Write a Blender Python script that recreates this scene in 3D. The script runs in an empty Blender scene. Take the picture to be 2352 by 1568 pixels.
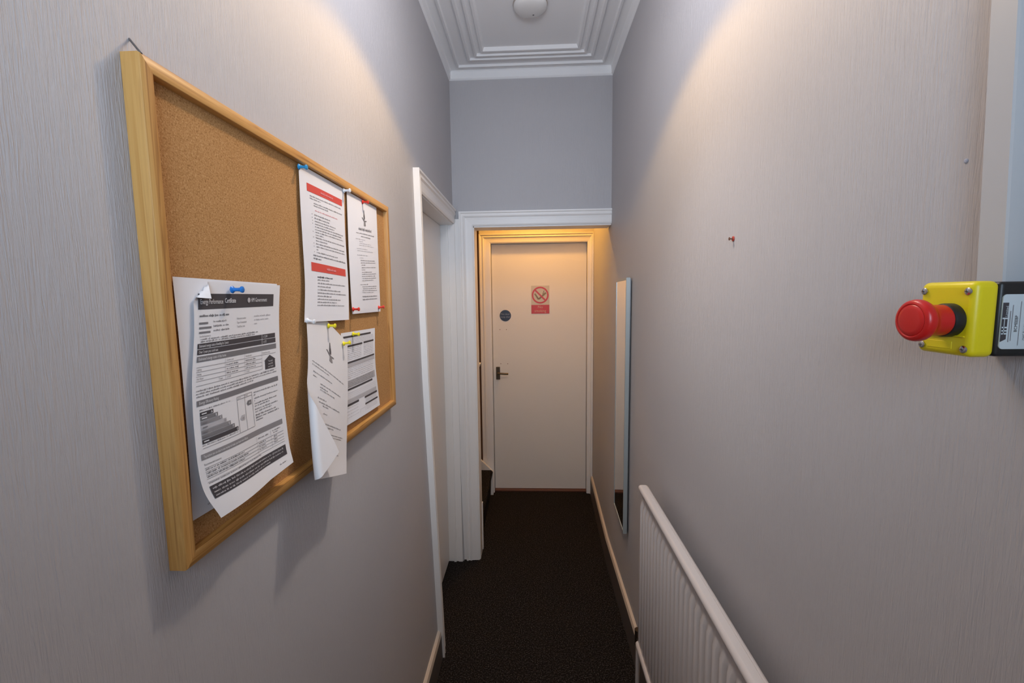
import bpy, math, random
from mathutils import Vector, Matrix

sc = bpy.context.scene
COL = sc.collection
PI = math.pi

# ------------------------------------------------------------------ materials
def mat(name, col, rough=0.6, metal=0.0, spec=0.5, build=None, trans=0.0, coat=0.0):
    m = bpy.data.materials.new(name); m.use_nodes = True
    nt = m.node_tree; b = nt.nodes['Principled BSDF']
    b.inputs['Base Color'].default_value = (*col, 1)
    b.inputs['Roughness'].default_value = rough
    b.inputs['Metallic'].default_value = metal
    b.inputs['Specular IOR Level'].default_value = spec
    if coat:
        b.inputs['Coat Weight'].default_value = coat
        b.inputs['Coat Roughness'].default_value = 0.1
    if build: build(nt, b)
    return m

def coords(nt, scale, rot=(0, 0, 0)):
    tc = nt.nodes.new('ShaderNodeTexCoord'); mp = nt.nodes.new('ShaderNodeMapping')
    mp.inputs['Scale'].default_value = scale; mp.inputs['Rotation'].default_value = rot
    nt.links.new(tc.outputs['Object'], mp.inputs['Vector'])
    return mp.outputs['Vector']

def noise(nt, vec, scale, detail=3, dist=0.0, rough=0.5):
    n = nt.nodes.new('ShaderNodeTexNoise')
    n.inputs['Scale'].default_value = scale; n.inputs['Detail'].default_value = detail
    n.inputs['Distortion'].default_value = dist; n.inputs['Roughness'].default_value = rough
    nt.links.new(vec, n.inputs['Vector'])
    return n.outputs['Fac']

def ramp(nt, fac, stops):
    r = nt.nodes.new('ShaderNodeValToRGB')
    e = r.color_ramp.elements
    while len(e) < len(stops): e.new(0.5)
    for i, (p, c) in enumerate(stops):
        e[i].position = p; e[i].color = (*c, 1)
    nt.links.new(fac, r.inputs['Fac'])
    return r.outputs['Color']

def bump(nt, b, fac, strength, dist):
    bp = nt.nodes.new('ShaderNodeBump')
    bp.inputs['Strength'].default_value = strength; bp.inputs['Distance'].default_value = dist
    nt.links.new(fac, bp.inputs['Height'])
    if b.inputs['Normal'].links:
        nt.links.new(b.inputs['Normal'].links[0].from_socket, bp.inputs['Normal'])
    nt.links.new(bp.outputs['Normal'], b.inputs['Normal'])

def wall_nodes(c0, c1):
    def f(nt, b):
        v = coords(nt, (1, 1, 1))
        nt.links.new(ramp(nt, noise(nt, v, 2.2, 3), [(0.3, c0), (0.7, c1)]), b.inputs['Base Color'])
        vs = coords(nt, (150, 150, 9.0))
        bump(nt, b, noise(nt, vs, 2.3, 3, 1.1, 0.55), 0.55, 0.0022)
        vf = coords(nt, (1, 1, 1))
        bump(nt, b, noise(nt, vf, 45, 3), 0.10, 0.002)
    return f
M_WALL = mat('painted_wallpaper', (.6, .57, .57), 0.55, spec=0.35, build=wall_nodes((.49, .476, .488), (.515, .502, .512)))

def ceil_nodes(nt, b):
    bump(nt, b, noise(nt, coords(nt, (1, 1, 1)), 60, 2), 0.05, 0.002)
M_CEIL = mat('ceiling_paint', (.90, .90, .90), 0.7, spec=0.2, build=ceil_nodes)

def gloss_nodes(nt, b):
    bump(nt, b, noise(nt, coords(nt, (30, 30, 4)), 3, 3), 0.06, 0.002)
M_GLOSS = mat('white_gloss_woodwork', (.88, .86, .84), 0.38, spec=0.45, build=gloss_nodes)
M_DOOR = mat('cream_door_paint', (.86, .83, .78), 0.42, spec=0.4, build=gloss_nodes)
M_SKIRT = mat('aged_skirting_paint', (.60, .52, .44), 0.45, spec=0.4)

def carpet_nodes(nt, b):
    v = coords(nt, (1, 1, 1))
    f = noise(nt, v, 190, 3)
    nt.links.new(ramp(nt, f, [(0.38, (.009, .0075, .007)), (0.55, (.025, .0215, .020)), (0.68, (.085, .076, .072))]), b.inputs['Base Color'])
    bump(nt, b, noise(nt, v, 420, 2), 0.8, 0.006)
M_CARPET = mat('dark_brown_carpet', (.02, .016, .015), 1.0, spec=0.05, build=carpet_nodes)
M_SKIRTD = mat('dark_skirting_face', (.10, .085, .078), 0.5)
M_BROWN = mat('brown_stair_wall', (.16, .075, .035), 0.55)
M_THRESH = mat('threshold_wood', (.13, .05, .03), 0.5)

def pine(scale):
    def f(nt, b):
        v = coords(nt, scale)
        n = noise(nt, v, 1.0, 4, 0.8, 0.6)
        nt.links.new(ramp(nt, n, [(0.30, (.27, .105, .022)), (0.42, (.50, .24, .060)), (0.55, (.60, .32, .095)), (0.72, (.36, .15, .034))]), b.inputs['Base Color'])
        bump(nt, b, n, 0.06, 0.001)
    return f
M_PINE_V = mat('pine_upright', (.55, .3, .1), 0.42, spec=0.4, build=pine((120, 120, 3)))
M_PINE_H = mat('pine_rail', (.55, .3, .1), 0.42, spec=0.4, build=pine((120, 3, 120)))

def cork_nodes(nt, b):
    v = coords(nt, (1, 1, 1))
    n = noise(nt, v, 480, 4, 0.0, 0.7)
    nt.links.new(ramp(nt, n, [(0.30, (.20, .088, .028)), (0.43, (.42, .215, .078)), (0.57, (.50, .27, .106)), (0.70, (.64, .40, .20))]), b.inputs['Base Color'])
    bump(nt, b, n, 0.25, 0.0008)
M_CORK = mat('cork', (.45, .22, .08), 0.85, spec=0.15, build=cork_nodes)

M_PAPER = mat('white_paper', (.80, .79, .81), 0.65, spec=0.25)
M_PAPER_W = mat('warm_white_paper', (.79, .77, .77), 0.65, spec=0.25)
M_INK = mat('print_black', (.07, .062, .066), 0.6, spec=0.25)
M_GREY = mat('print_grey', (.20, .19, .195), 0.6, spec=0.25)
M_TXT = mat('print_text_grey', (.27, .255, .26), 0.6, spec=0.25)
M_PALE = mat('print_pale_grey', (.50, .48, .49), 0.6, spec=0.25)
M_RED = mat('print_red', (.66, .085, .065), 0.6, spec=0.25)
M_PINK = mat('print_pink', (.76, .36, .38), 0.6, spec=0.25)
M_WPRINT = mat('print_white', (.78, .77, .78), 0.6, spec=0.25)
PM = [M_PAPER, M_INK, M_GREY, M_TXT, M_PALE, M_RED, M_PINK, M_WPRINT]
PMW = [M_PAPER_W] + PM[1:]
INK, GREY, TXT, PALE, RED, PINK, WP = 1, 2, 3, 4, 5, 6, 7

def plastic(n, c, r=0.3): return mat(n, c, r, spec=0.5)
M_PIN_B = plastic('blue_pin_plastic', (.015, .19, .60))
M_PIN_B2 = plastic('pale_blue_pin_plastic', (.03, .30, .60))
M_PIN_W = plastic('white_pin_plastic', (.85, .85, .85))
M_PIN_R = plastic('red_pin_plastic', (.70, .035, .02))
M_PIN_Y = plastic('yellow_pin_plastic', (.85, .70, .02))
M_STEEL = mat('steel', (.55, .55, .56), 0.25, 1.0)
M_DSTEEL = mat('dark_steel', (.20, .20, .21), 0.4, 0.9)
M_BRONZE = mat('dark_bronze', (.10, .075, .05), 0.42, 0.6)
M_YEL = mat('yellow_abs', (.80, .65, .008), 0.36, spec=0.45)
M_BLK = mat('black_abs', (.012, .012, .012), 0.4, spec=0.5)
M_REDB = mat('red_abs', (.58, .012, .010), 0.33, spec=0.5)
M_LABEL = mat('label_paper', (.62, .68, .70), 0.5)
M_TRUNK = mat('trunking_pvc', (.52, .515, .515), 0.4, spec=0.45)
M_RAD = mat('radiator_enamel', (.60, .56, .545), 0.35, spec=0.5)
M_VALVE = mat('valve_brass', (.05, .035, .025), 0.4, 0.6)
M_MIRROR = mat('mirror_silver', (.9, .9, .9), 0.02, 1.0)
M_MFRAME = mat('mirror_edge_grey', (.40, .45, .46), 0.35, 0.3)
M_SMOKE = mat('alarm_plastic', (.78, .77, .75), 0.25, spec=0.5)
M_SRIM = mat('alarm_rim', (.46, .40, .35), 0.5)
M_LED = mat('alarm_led', (.18, .18, .18), 0.3)
M_SIGNB = mat('sign_blue_black', (.012, .014, .035), 0.35)
M_SIGNT = mat('sign_lettering_grey', (.34, .35, .40), 0.5)
M_SIGNW = mat('sign_backing', (.62, .56, .45), 0.4)
M_SIGNR = mat('sign_red', (.55, .03, .02), 0.4)
M_SIGNP = mat('sign_pale_lettering', (.75, .42, .33), 0.5)
M_SIGNG = mat('sign_cigarette_grey', (.25, .20, .13), 0.5)
M_PLUG = mat('red_wall_plug', (.42, .05, .03), 0.5)
M_SCREW = mat('rusty_screw', (.20, .10, .07), 0.5, 0.5)
M_GLASS = mat('frosted_glass', (.80, .86, .90), 0.4)
M_PUTTY = mat('blue_putty', (.40, .44, .55), 0.7)

# ------------------------------------------------------------------ mesh builder
def world_loc(o):
    v = Vector((0, 0, 0))
    while o is not None:
        v += o.location; o = o.parent
    return v

class MB:
    def __init__(s): s.v = []; s.f = []; s.m = []
    def add(s, vs, fs, m=0):
        n = len(s.v); s.v += [Vector(p) for p in vs]
        for f in fs: s.f.append(tuple(i + n for i in f)); s.m.append(m)
        return s
    def quad(s, a, b, c, d, m=0): return s.add([a, b, c, d], [(0, 1, 2, 3)], m)
    def box(s, x0, x1, y0, y1, z0, z1, m=0):
        vs = [(x, y, z) for x in (x0, x1) for y in (y0, y1) for z in (z0, z1)]
        return s.add(vs, [(0, 1, 3, 2), (4, 6, 7, 5), (0, 4, 5, 1), (2, 3, 7, 6), (0, 2, 6, 4), (1, 5, 7, 3)], m)
    def prism(s, poly, axis, a, b, m=0):
        """poly: 2D points in the two other axes (in order), extruded along axis from a to b"""
        n = len(poly)
        def P(p, t):
            q = list(p); q.insert(axis, t); return q
        vs = [P(p, a) for p in poly] + [P(p, b) for p in poly]
        fs = [tuple(range(n)), tuple(range(2 * n - 1, n - 1, -1))]
        fs += [(i, (i + 1) % n, n + (i + 1) % n, n + i) for i in range(n)]
        return s.add(vs, fs, m)
    def lathe(s, prof, mtx, seg=24, m=0, cap=True):
        """prof: (radius, height) along local z"""
        n0 = len(s.v); vs = []; fs = []
        for r, h in prof:
            for k in range(seg):
                a = 2 * PI * k / seg
                vs.append(mtx @ Vector((r * math.cos(a), r * math.sin(a), h)))
        for i in range(len(prof) - 1):
            for k in range(seg):
                fs.append((i * seg + k, i * seg + (k + 1) % seg, (i + 1) * seg + (k + 1) % seg, (i + 1) * seg + k))
        if cap:
            fs.append(tuple(range(seg - 1, -1, -1)))
            fs.append(tuple((len(prof) - 1) * seg + k for k in range(seg)))
        return s.add(vs, fs, m)
    def tube(s, pts, r, seg=12, m=0):
        pts = [Vector(p) for p in pts]; vs = []; fs = []
        for i, p in enumerate(pts):
            d = (pts[min(i + 1, len(pts) - 1)] - pts[max(i - 1, 0)]).normalized()
            a = d.orthogonal().normalized(); b = d.cross(a)
            for k in range(seg):
                t = 2 * PI * k / seg; vs.append(p + r * (math.cos(t) * a + math.sin(t) * b))
        for i in range(len(pts) - 1):
            for k in range(seg):
                fs.append((i * seg + k, i * seg + (k + 1) % seg, (i + 1) * seg + (k + 1) % seg, (i + 1) * seg + k))
        fs.append(tuple(range(seg - 1, -1, -1))); fs.append(tuple((len(pts) - 1) * seg + k for k in range(seg)))
        return s.add(vs, fs, m)
    def build(s, name, mats, parent=None, origin=None, smooth=False, bevel=0, segs=3, fix=True):
        if not isinstance(mats, (list, tuple)): mats = [mats]
        o0 = world_loc(parent) if parent is not None else Vector(origin or (0, 0, 0))
        me = bpy.data.meshes.new(name)
        me.from_pydata([tuple(p - o0) for p in s.v], [], s.f)
        for mt in mats: me.materials.append(mt)
        me.polygons.foreach_set('material_index', s.m)
        if fix:
            import bmesh
            bm = bmesh.new(); bm.from_mesh(me)
            bmesh.ops.recalc_face_normals(bm, faces=bm.faces); bm.to_mesh(me); bm.free()
        me.update()
        o = bpy.data.objects.new(name, me); COL.objects.link(o)
        if parent is not None: o.parent = parent
        else: o.location = o0
        if smooth:
            for p in me.polygons: p.use_smooth = True
            me.set_sharp_from_angle(angle=math.radians(40))
        if bevel:
            bv = o.modifiers.new('bevel', 'BEVEL'); bv.width = bevel; bv.segments = segs
            bv.limit_method = 'ANGLE'; bv.angle_limit = math.radians(40)
            bv.harden_normals = False
            for p in me.polygons: p.use_smooth = True
            me.set_sharp_from_angle(angle=math.radians(60))
        return o

def tag(o, label, cat, group=None):
    o['label'] = label; o['category'] = cat
    if group: o['group'] = group
    return o
def struct(o): o['kind'] = 'structure'; return o
def empty(name, loc):
    o = bpy.data.objects.new(name, None); o.location = loc; o.empty_display_size = 0.03
    COL.objects.link(o); return o

def text_polys(txt, align='LEFT', bold=0.0):
    """glyph outlines as flat polygons: verts in units of text height, faces"""
    cu = bpy.data.curves.new('glyphs', 'FONT'); cu.body = txt; cu.size = 1.0; cu.resolution_u = 2
    cu.align_x = align; cu.offset = bold
    o = bpy.data.objects.new('glyphs', cu); COL.objects.link(o)
    bpy.context.view_layer.update()
    me = bpy.data.meshes.new_from_object(o.evaluated_get(bpy.context.evaluated_depsgraph_get()))
    vs = [(p.co.x, p.co.y) for p in me.vertices]; fs = [tuple(p.vertices) for p in me.polygons]
    bpy.data.objects.remove(o); bpy.data.curves.remove(cu); bpy.data.meshes.remove(me)
    return vs, fs

# ------------------------------------------------------------------ room measurements (metres; camera above the origin, hall runs along +y)
XL, XR, HC, D1, D2 = -0.4374, 0.4422, 2.7403, 2.50, 3.4141
YB = -0.42                    # wall behind the camera
ZC = HC + 0.052               # flat of the ceiling
def lx(z): return XL + 0.020 * max(0.0, (1.25 - z) / 1.25)     # the old left wall leans in towards its foot

# floor
struct(MB().box(-1.6, 0.75, YB - 0.5, 3.52, -0.06, 0.0).build('floor', M_CARPET))
# ceilings
struct(MB().box(-0.75, 0.75, YB - 0.12, D1 + 0.12, ZC, ZC + 0.06).build('ceiling', M_CEIL))
struct(MB().box(-1.6, 0.75, D1 + 0.12, 3.56, 2.50, 2.56).build('ceiling', M_CEIL))

# left wall with the doorway
def leftpiece(mb, y0, y1, z0, z1, th=0.14):
    zs = sorted(set([z0, z1] + [z for z in (0.4, 0.8, 1.25) if z0 < z < z1]))
    vs = []; n = len(zs)
    for y in (y0, y1):
        for z in zs: vs.append((lx(z), y, z))
    for y in (y0, y1):
        for z in zs: vs.append((XL - th, y, z))
    fs = []
    for i in range(n - 1):
        fs.append((i, i + 1, n + i + 1, n + i))
        fs.append((2 * n + i, 3 * n + i, 3 * n + i + 1, 2 * n + i + 1))
        fs.append((i, 2 * n + i, 2 * n + i + 1, i + 1))
        fs.append((n + i, n + i + 1, 3 * n + i + 1, 3 * n + i))
    fs.append((0, n, 3 * n, 2 * n)); fs.append((n - 1, 3 * n - 1, 4 * n - 1, 2 * n - 1))
    mb.add(vs, fs)
DY0, DY1, DZ = 1.765, 2.475, 1.975
mb = MB(); leftpiece(mb, YB, DY0, 0, ZC); leftpiece(mb, DY0, DY1, DZ, ZC); leftpiece(mb, DY1, D1 + 0.12, 0, ZC)
struct(mb.build('wall_left', M_WALL))
# right wall: straight along the hall, splaying slightly in the lobby
mb = MB()
mb.prism([(XR, YB), (XR, D1), (0.472, D2), (0.472, 3.52), (0.62, 3.52), (0.62, YB)], 2, 0, ZC)
struct(mb.build('wall_right', M_WALL))
# end wall above / beside the opening into the lobby
OX, OZ = -0.323, 1.962
mb = MB()
mb.box(-1.6, OX, D1, D1 + 0.10, 0, 2.7903 + 0.05).box(OX, 0.47, D1, D1 + 0.10, OZ, 2.7903 + 0.05)
struct(mb.build('wall_end', M_WALL))
# wall behind the camera, with the front door's frame opening
mb = MB()
mb.box(-0.44, -0.40, YB - 0.12, YB, 0, ZC).box(0.40, 0.4422, YB - 0.12, YB, 0, ZC).box(-0.40, 0.40, YB - 0.12, YB, 2.05, ZC)
struct(mb.build('wall_back', M_WALL))
mb = MB()
mb.box(-.398, -.28, YB - .05, YB - .005, .01, 2.045).box(.18, .398, YB - .05, YB - .005, .01, 2.045)
mb.box(-.28, .18, YB - .05, YB - .005, .01, 1.61).box(-.28, .18, YB - .05, YB - .005, 2.11 - .10, 2.045)
fd = struct(empty('door_3', (0, YB - .03, 0))); mb.build('door_leaf', M_GLOSS, fd)
MB().box(-.28, .18, YB - .032, YB - .026, 1.61, 2.01).build('unseen_pane', M_GLASS, fd)  # unseen pane, made up to go with the fill light beside it
# lobby: far wall round the door, stairwell walls
mb = MB()
mb.box(-0.40, -0.31, D2, D2 + 0.10, 0, 2.56).box(-0.31, 0.4272, D2, D2 + 0.10, 1.985, 2.56).box(0.4272, 0.62, D2, D2 + 0.10, 0, 2.56)
struct(mb.build('wall_lobby', M_WALL))
struct(MB().box(-1.6, -0.40, D2 + 0.015, D2 + 0.10, 0, 2.56).build('wall_stairs', M_BROWN))  # far wall of the stairs, one even dark brown
struct(MB().box(-1.70, -1.60, D1, 3.52, 0, 2.56).build('wall_stairwell', M_WALL))

# ------------------------------------------------------------------ cornice (trim_1): moulded profile swept round the ceiling
prof = [(0, 0), (.004, .003), (.008, .008), (.010, .040), (.014, .046), (.050, .048), (.053, .038), (.062, .036), (.066, .047),
        (.116, .048), (.120, .036), (.131, .035), (.135, .045), (.158, .046), (.161, .034), (.170, .033), (.174, .045), (.190, .046),
        (.194, .036), (.206, .036), (.213, .052)]
mb = MB(); ring = []
for u, h in prof:
    ring.append([(XL + u, YB + u, HC + h), (XR - u, YB + u, HC + h), (XR - u, D1 - u, HC + h), (XL + u, D1 - u, HC + h)])
for i in range(len(prof) - 1):
    for k in range(4):
        mb.quad(ring[i][k], ring[i][(k + 1) % 4], ring[i + 1][(k + 1) % 4], ring[i + 1][k])
struct(mb.build('trim_1', M_CEIL, fix=False))

# ------------------------------------------------------------------ architraves
def casing_profile(w, t):
    """cross-section (across, out) of an ogee-like architrave, outer edge at 0, inner edge at w"""
    return [(0, 0), (0, t), (.10 * w, t), (.16 * w, .78 * t), (.26 * w, .78 * t), (.34 * w, .92 * t), (.44 * w, .70 * t),
            (.60 * w, .62 * t), (.90 * w, .58 * t), (w, .45 * t), (w, 0)]
# opening into the lobby: left upright + head (right end dies into the wall)
mb = MB(); W, T = 0.078, 0.024
P = casing_profile(W, T)
xo, zo = OX - W, OZ + W + 0.004
loops = []
for a, t in P:
    loops.append([(xo + a, D1 - t, 0), (xo + a, D1 - t, zo - a), (XR - .0005, D1 - t, zo - a)])
for i in range(len(P) - 1):
    for k in range(2):
        mb.quad(loops[i][k], loops[i][k + 1], loops[i + 1][k + 1], loops[i + 1][k])
mb.box(OX - 0.002, OX + 0.004, D1 - 0.004, D1 + 0.115, 0, OZ + .002)             # jamb lining
mb.box(OX, 0.44, D1 - 0.004, D1 + 0.115, OZ - 0.004, OZ + 0.004)                 # head lining
mb.box(OX - 0.002, OX + 0.008, D1 + 0.10, D1 + 0.125, 0, 0.30)                   # stub of stair string at its foot
struct(mb.build('trim_2', M_GLOSS))
# left doorway: near upright, head, reveal linings
mb = MB(); P = casing_profile(0.076, 0.024)
y0 = DY0 - 0.076; z1 = DZ + 0.078
yl_ = lambda z: y0 + .075 - .045 * z        # the upright is a little out of plumb
loops = []
for a, t in P:
    loops.append([(lx(0) + t, yl_(0) + a, 0), (lx(.6) + t, yl_(.6) + a, .6), (XL + t, yl_(1.25) + a, 1.25), (XL + t, yl_(2.05) + a, z1 - a), (XL + t, D1 - 0.026, z1 - a)])
for i in range(len(P) - 1):
    for k in range(4):
        mb.quad(loops[i][k], loops[i][k + 1], loops[i + 1][k + 1], loops[i + 1][k])
XD = -0.504
mb.box(XD - .04, XL + .006, DY1 - 0.004, D1 - 0.001, 0, DZ)                      # far reveal lining
mb.box(XD + .030, XD + .043, DY1 - 0.012, DY1, 0, DZ)                            # stop bead
mb.box(XL - .010, XL + .013, DY1 - 0.008, D1 - 0.026, 0, DZ)                     # far upright
mb.box(XL - .010, -.399, D1 - .011, D1 + .001, 0, DZ + .030)                     # filling strip in the corner
mb.box(XD - .04, XL + .004, DY0 - .004, DY1, DZ - .004, DZ + .004)               # soffit
mb.box(XD - .04, XL + .004, DY0 - .006, DY0, 0, DZ)
struct(mb.build('trim_3', M_GLOSS))
# far door casing
mb = MB(); P = casing_profile(0.088, 0.026)
XI0, XI1, ZI = -0.311, 0.4275, 1.978
loops = []
for a, t in P:
    b = a * 0.5
    loops.append([(XI0 - .088 + a, D2 - t, 0), (XI0 - .088 + a, D2 - t, ZI + .070 - a * .8), (XI1 + .042 - b, D2 - t, ZI + .070 - a * .8), (XI1 + .042 - b, D2 - t, 0)])
for i in range(len(P) - 1):
    for k in range(3):
        mb.quad(loops[i][k], loops[i][k + 1], loops[i + 1][k + 1], loops[i + 1][k])
mb.box(XI0 - .006, XI0, D2 - .012, D2 + .07, 0, ZI).box(XI1, XI1 + .006, D2 - .012, D2 + .07, 0, ZI).box(XI0 - .006, XI1 + .006, D2 - .012, D2 + .07, ZI, ZI + .006)
struct(mb.build('trim_4', M_GLOSS))
struct(MB().box(XI0, XI1, D2 + .004, D2 + .05, 0, 0.014).build('trim_5', M_THRESH, bevel=.003))

# skirting boards: pale moulded top edge over a darker front face
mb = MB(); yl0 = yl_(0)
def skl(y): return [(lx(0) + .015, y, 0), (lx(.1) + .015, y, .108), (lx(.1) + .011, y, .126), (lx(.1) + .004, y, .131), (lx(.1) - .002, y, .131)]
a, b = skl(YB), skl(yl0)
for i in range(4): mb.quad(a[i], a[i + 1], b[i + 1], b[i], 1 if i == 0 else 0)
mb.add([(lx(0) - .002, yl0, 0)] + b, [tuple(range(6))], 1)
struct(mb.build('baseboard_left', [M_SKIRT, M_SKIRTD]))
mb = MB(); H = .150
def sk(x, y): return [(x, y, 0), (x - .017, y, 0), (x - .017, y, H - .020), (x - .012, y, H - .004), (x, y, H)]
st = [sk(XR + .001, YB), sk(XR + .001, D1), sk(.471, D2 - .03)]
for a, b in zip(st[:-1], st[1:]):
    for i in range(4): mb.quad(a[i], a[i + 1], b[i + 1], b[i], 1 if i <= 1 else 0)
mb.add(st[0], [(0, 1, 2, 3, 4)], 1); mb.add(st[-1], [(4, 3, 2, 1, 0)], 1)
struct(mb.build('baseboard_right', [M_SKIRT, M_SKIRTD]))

# ------------------------------------------------------------------ doors
d = struct(empty('door_1', (0.05, D2 + .04, 0)))
mb = MB().box(XI0 + .002, XI1 - .002, D2 + .036, D2 + .070, .016, ZI - .003)
leaf = mb.build('door_leaf', M_DOOR, d, bevel=.002)
hl = empty('door_handle', (0, .016, 0)); hl.parent = d
mb = MB().box(-.286, -.255, D2 + .010, D2 + .0205, .921, 1.022)
mb.build('backplate', M_BRONZE, hl, bevel=.003)
mb = MB().tube([(-.268, D2 + .012, .976), (-.268, D2 - .030, .976)], .009, 14)
mb.tube([(-.272, D2 - .030, .977), (-.245, D2 - .033, .976), (-.215, D2 - .033, .974), (-.188, D2 - .028, .973)], .0075, 12)
mb.build('lever', M_BRONZE, hl, smooth=True)
for hx, hz in ((-.2516, 1.3157), (-.2003, 1.3152), (-.2489, 1.0431), (-.1937, 1.0428)):
    MB().lathe([(.0032, 0), (.0032, .0006)], Matrix.Translation((hx, D2 + .0360, hz)) @ Matrix.Rotation(PI / 2, 4, 'X'), 10).build('screw_hole', M_SCREW, d)
d = struct(empty('door_2', (XD - .02, 2.13, 0)))
MB().box(XD - .042, XD, DY0 + .002, DY1 - .006, .012, DZ - .005).build('door_leaf', M_GLOSS, d, bevel=.002)

# stairs up to the left
mb = MB()
for k in range(4):
    x1 = -.335 - .225 * k
    z0_, z1_ = .0, .205 * (k + 1)
    mb.prism([(x1 - .24, z0_), (x1 - .004, z0_), (x1, z1_ - .045), (x1 + .012, z1_ - .034), (x1 + .016, z1_ - .016), (x1 + .010, z1_ - .004), (x1, z1_), (x1 - .24, z1_)], 1, D1 + .135, D2 - .056)
struct(mb.build('floor_stairs', M_CARPET))
mb = MB().prism([(-.318, 0), (-.318, .192), (-.330, .203), (-.4346, .3065), (-1.58, 1.43), (-1.58, 0)], 1, D2 - .055, D2 - .0275)
struct(mb.build('trim_6', M_GLOSS))
hr = MB().tube([(-.404, D2 - .045, 1.048), (-.43, D2 - .045, 1.056), (-.60, D2 - .045, 1.22), (-1.50, D2 - .045, 2.12)], .018, 12)
hr.tube([(-.62, D2 - .045, 1.235), (-.62, D2 + .020, 1.22)], .008, 8).tube([(-1.3, D2 - .045, 1.92), (-1.3, D2 + .020, 1.90)], .008, 8)
tag(hr.build('handrail', M_GLOSS, origin=(-.62, D2 + .015, 1.22), smooth=True), 'pale stair handrail on the brown wall left of the far door', 'handrail')

# ------------------------------------------------------------------ signs on the far door
def text_on(mb, txt, place, h, m, align='CENTER', bold=0.0, sx=1.0):
    vs, fs = text_polys(txt, align, bold)
    mb.add([place(x * h * sx, y * h) for x, y in vs], fs, m)
yd = D2 + .036
def disc(cx, cz, r, y, n=40): return [(cx + r * math.cos(2 * PI * k / n), y, cz + r * math.sin(2 * PI * k / n)) for k in range(n)]
mb = MB(); c = (-.2075, 1.425)
mb.lathe([(.0445, 0), (.0445, .0012), (.0435, .0018)], Matrix.Translation((c[0], yd, c[1])) @ Matrix.Rotation(PI / 2, 4, 'X'), 40)
text_on(mb, 'Fire door', lambda x, z: (c[0] + x, yd - .0024, c[1] + .006 + z), .0185, 1)
text_on(mb, 'keep shut', lambda x, z: (c[0] + x, yd - .0024, c[1] - .016 + z), .0185, 1)
tag(mb.build('fire_door_sign', [M_SIGNB, M_SIGNT], origin=(c[0], yd, c[1])), 'round dark blue fire door sign stuck on the far cream door', 'sign')
mb = MB(); c = (.0665, 1.5815); x0, x1 = -.004, .138
mb.box(x0, x1, yd - .0012, yd, 1.437, 1.655)
def annulus(mb, cx, cz, r0, r1, y, m, n=48):
    vs = []; fs = []
    for k in range(n):
        a = 2 * PI * k / n
        vs += [(cx + r0 * math.cos(a), y, cz + r0 * math.sin(a)), (cx + r1 * math.cos(a), y, cz + r1 * math.sin(a))]
    for k in range(n):
        j = (k + 1) % n; fs.append((2 * k, 2 * k + 1, 2 * j + 1, 2 * j))
    mb.add(vs, fs, m)
yy = yd - .0020
def seg(mb, a, b, w, y, m):
    ax, az = a; bx, bz = b; L = math.hypot(bx - ax, bz - az); nx, nz = -(bz - az) / L * w / 2, (bx - ax) / L * w / 2
    mb.quad((ax + nx, y, az + nz), (bx + nx, y, bz + nz), (bx - nx, y, bz - nz), (ax - nx, y, az - nz), m)
seg(mb, (c[0] - .042, c[1] + .012), (c[0] - .012, c[1] - .034), .012, yy + .0004, 3)     # cigarette
seg(mb, (c[0] - .010, c[1] - .030), (c[0] + .044, c[1] + .018), .014, yy + .0004, 3)     # smoke / hand shape
seg(mb, (c[0] + .020, c[1] + .006), (c[0] + .030, c[1] + .034), .006, yy + .0004, 3)
annulus(mb, c[0], c[1], .0535, .0655, yy, 1)
seg(mb, (c[0] - .042, c[1] + .042), (c[0] + .042, c[1] - .042), .012, yy - .0002, 1)
mb.quad((x0 + .001, yy, 1.506), (x1 - .001, yy, 1.506), (x1 - .001, yy, 1.438), (x0 + .001, yy, 1.438), 1)
text_on(mb, 'No', lambda x, z: (c[0] + x, yy - .0006, 1.480 + z), .030, 2)
text_on(mb, 'smoking', lambda x, z: (c[0] + x, yy - .0006, 1.450 + z), .030, 2, sx=.92)
tag(mb.build('no_smoking_sign', [M_SIGNW, M_SIGNR, M_SIGNP, M_SIGNG], origin=(c[0], yd, c[1])), 'no smoking sign with red ring and red panel on the far cream door', 'sign')

# ------------------------------------------------------------------ ceiling smoke alarm
a = tag(empty('smoke_alarm', (.004, 1.975, ZC)), 'round white smoke alarm on the hall ceiling', 'smoke alarm')
T_ = Matrix.Translation((.004, 1.975, ZC)) @ Matrix.Rotation(PI, 4, 'X')
MB().lathe([(.072, 0), (.073, .006), (.070, .010)], T_, 48).build('base', M_SRIM, a, smooth=True)
MB().lathe([(.070, .0085), (.0705, .014), (.067, .021), (.056, .028), (.036, .033), (.014, .035), (.003, .0352)], T_, 48).build('cover', M_SMOKE, a, smooth=True)
MB().lathe([(.0042, 0), (.0042, .003), (.002, .004)], Matrix.Translation((.017, 1.998, ZC - .0318)) @ Matrix.Rotation(PI, 4, 'X'), 12).build('indicator_light', M_LED, a)
mb = MB()
for k in range(5):
    x = -.024 + k * .0045
    mb.box(x, x + .002, 1.998, 2.020, ZC - .0312 + k * .0004, ZC - .0290)
mb.build('vent_slots', M_SMOKE, a)

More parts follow.
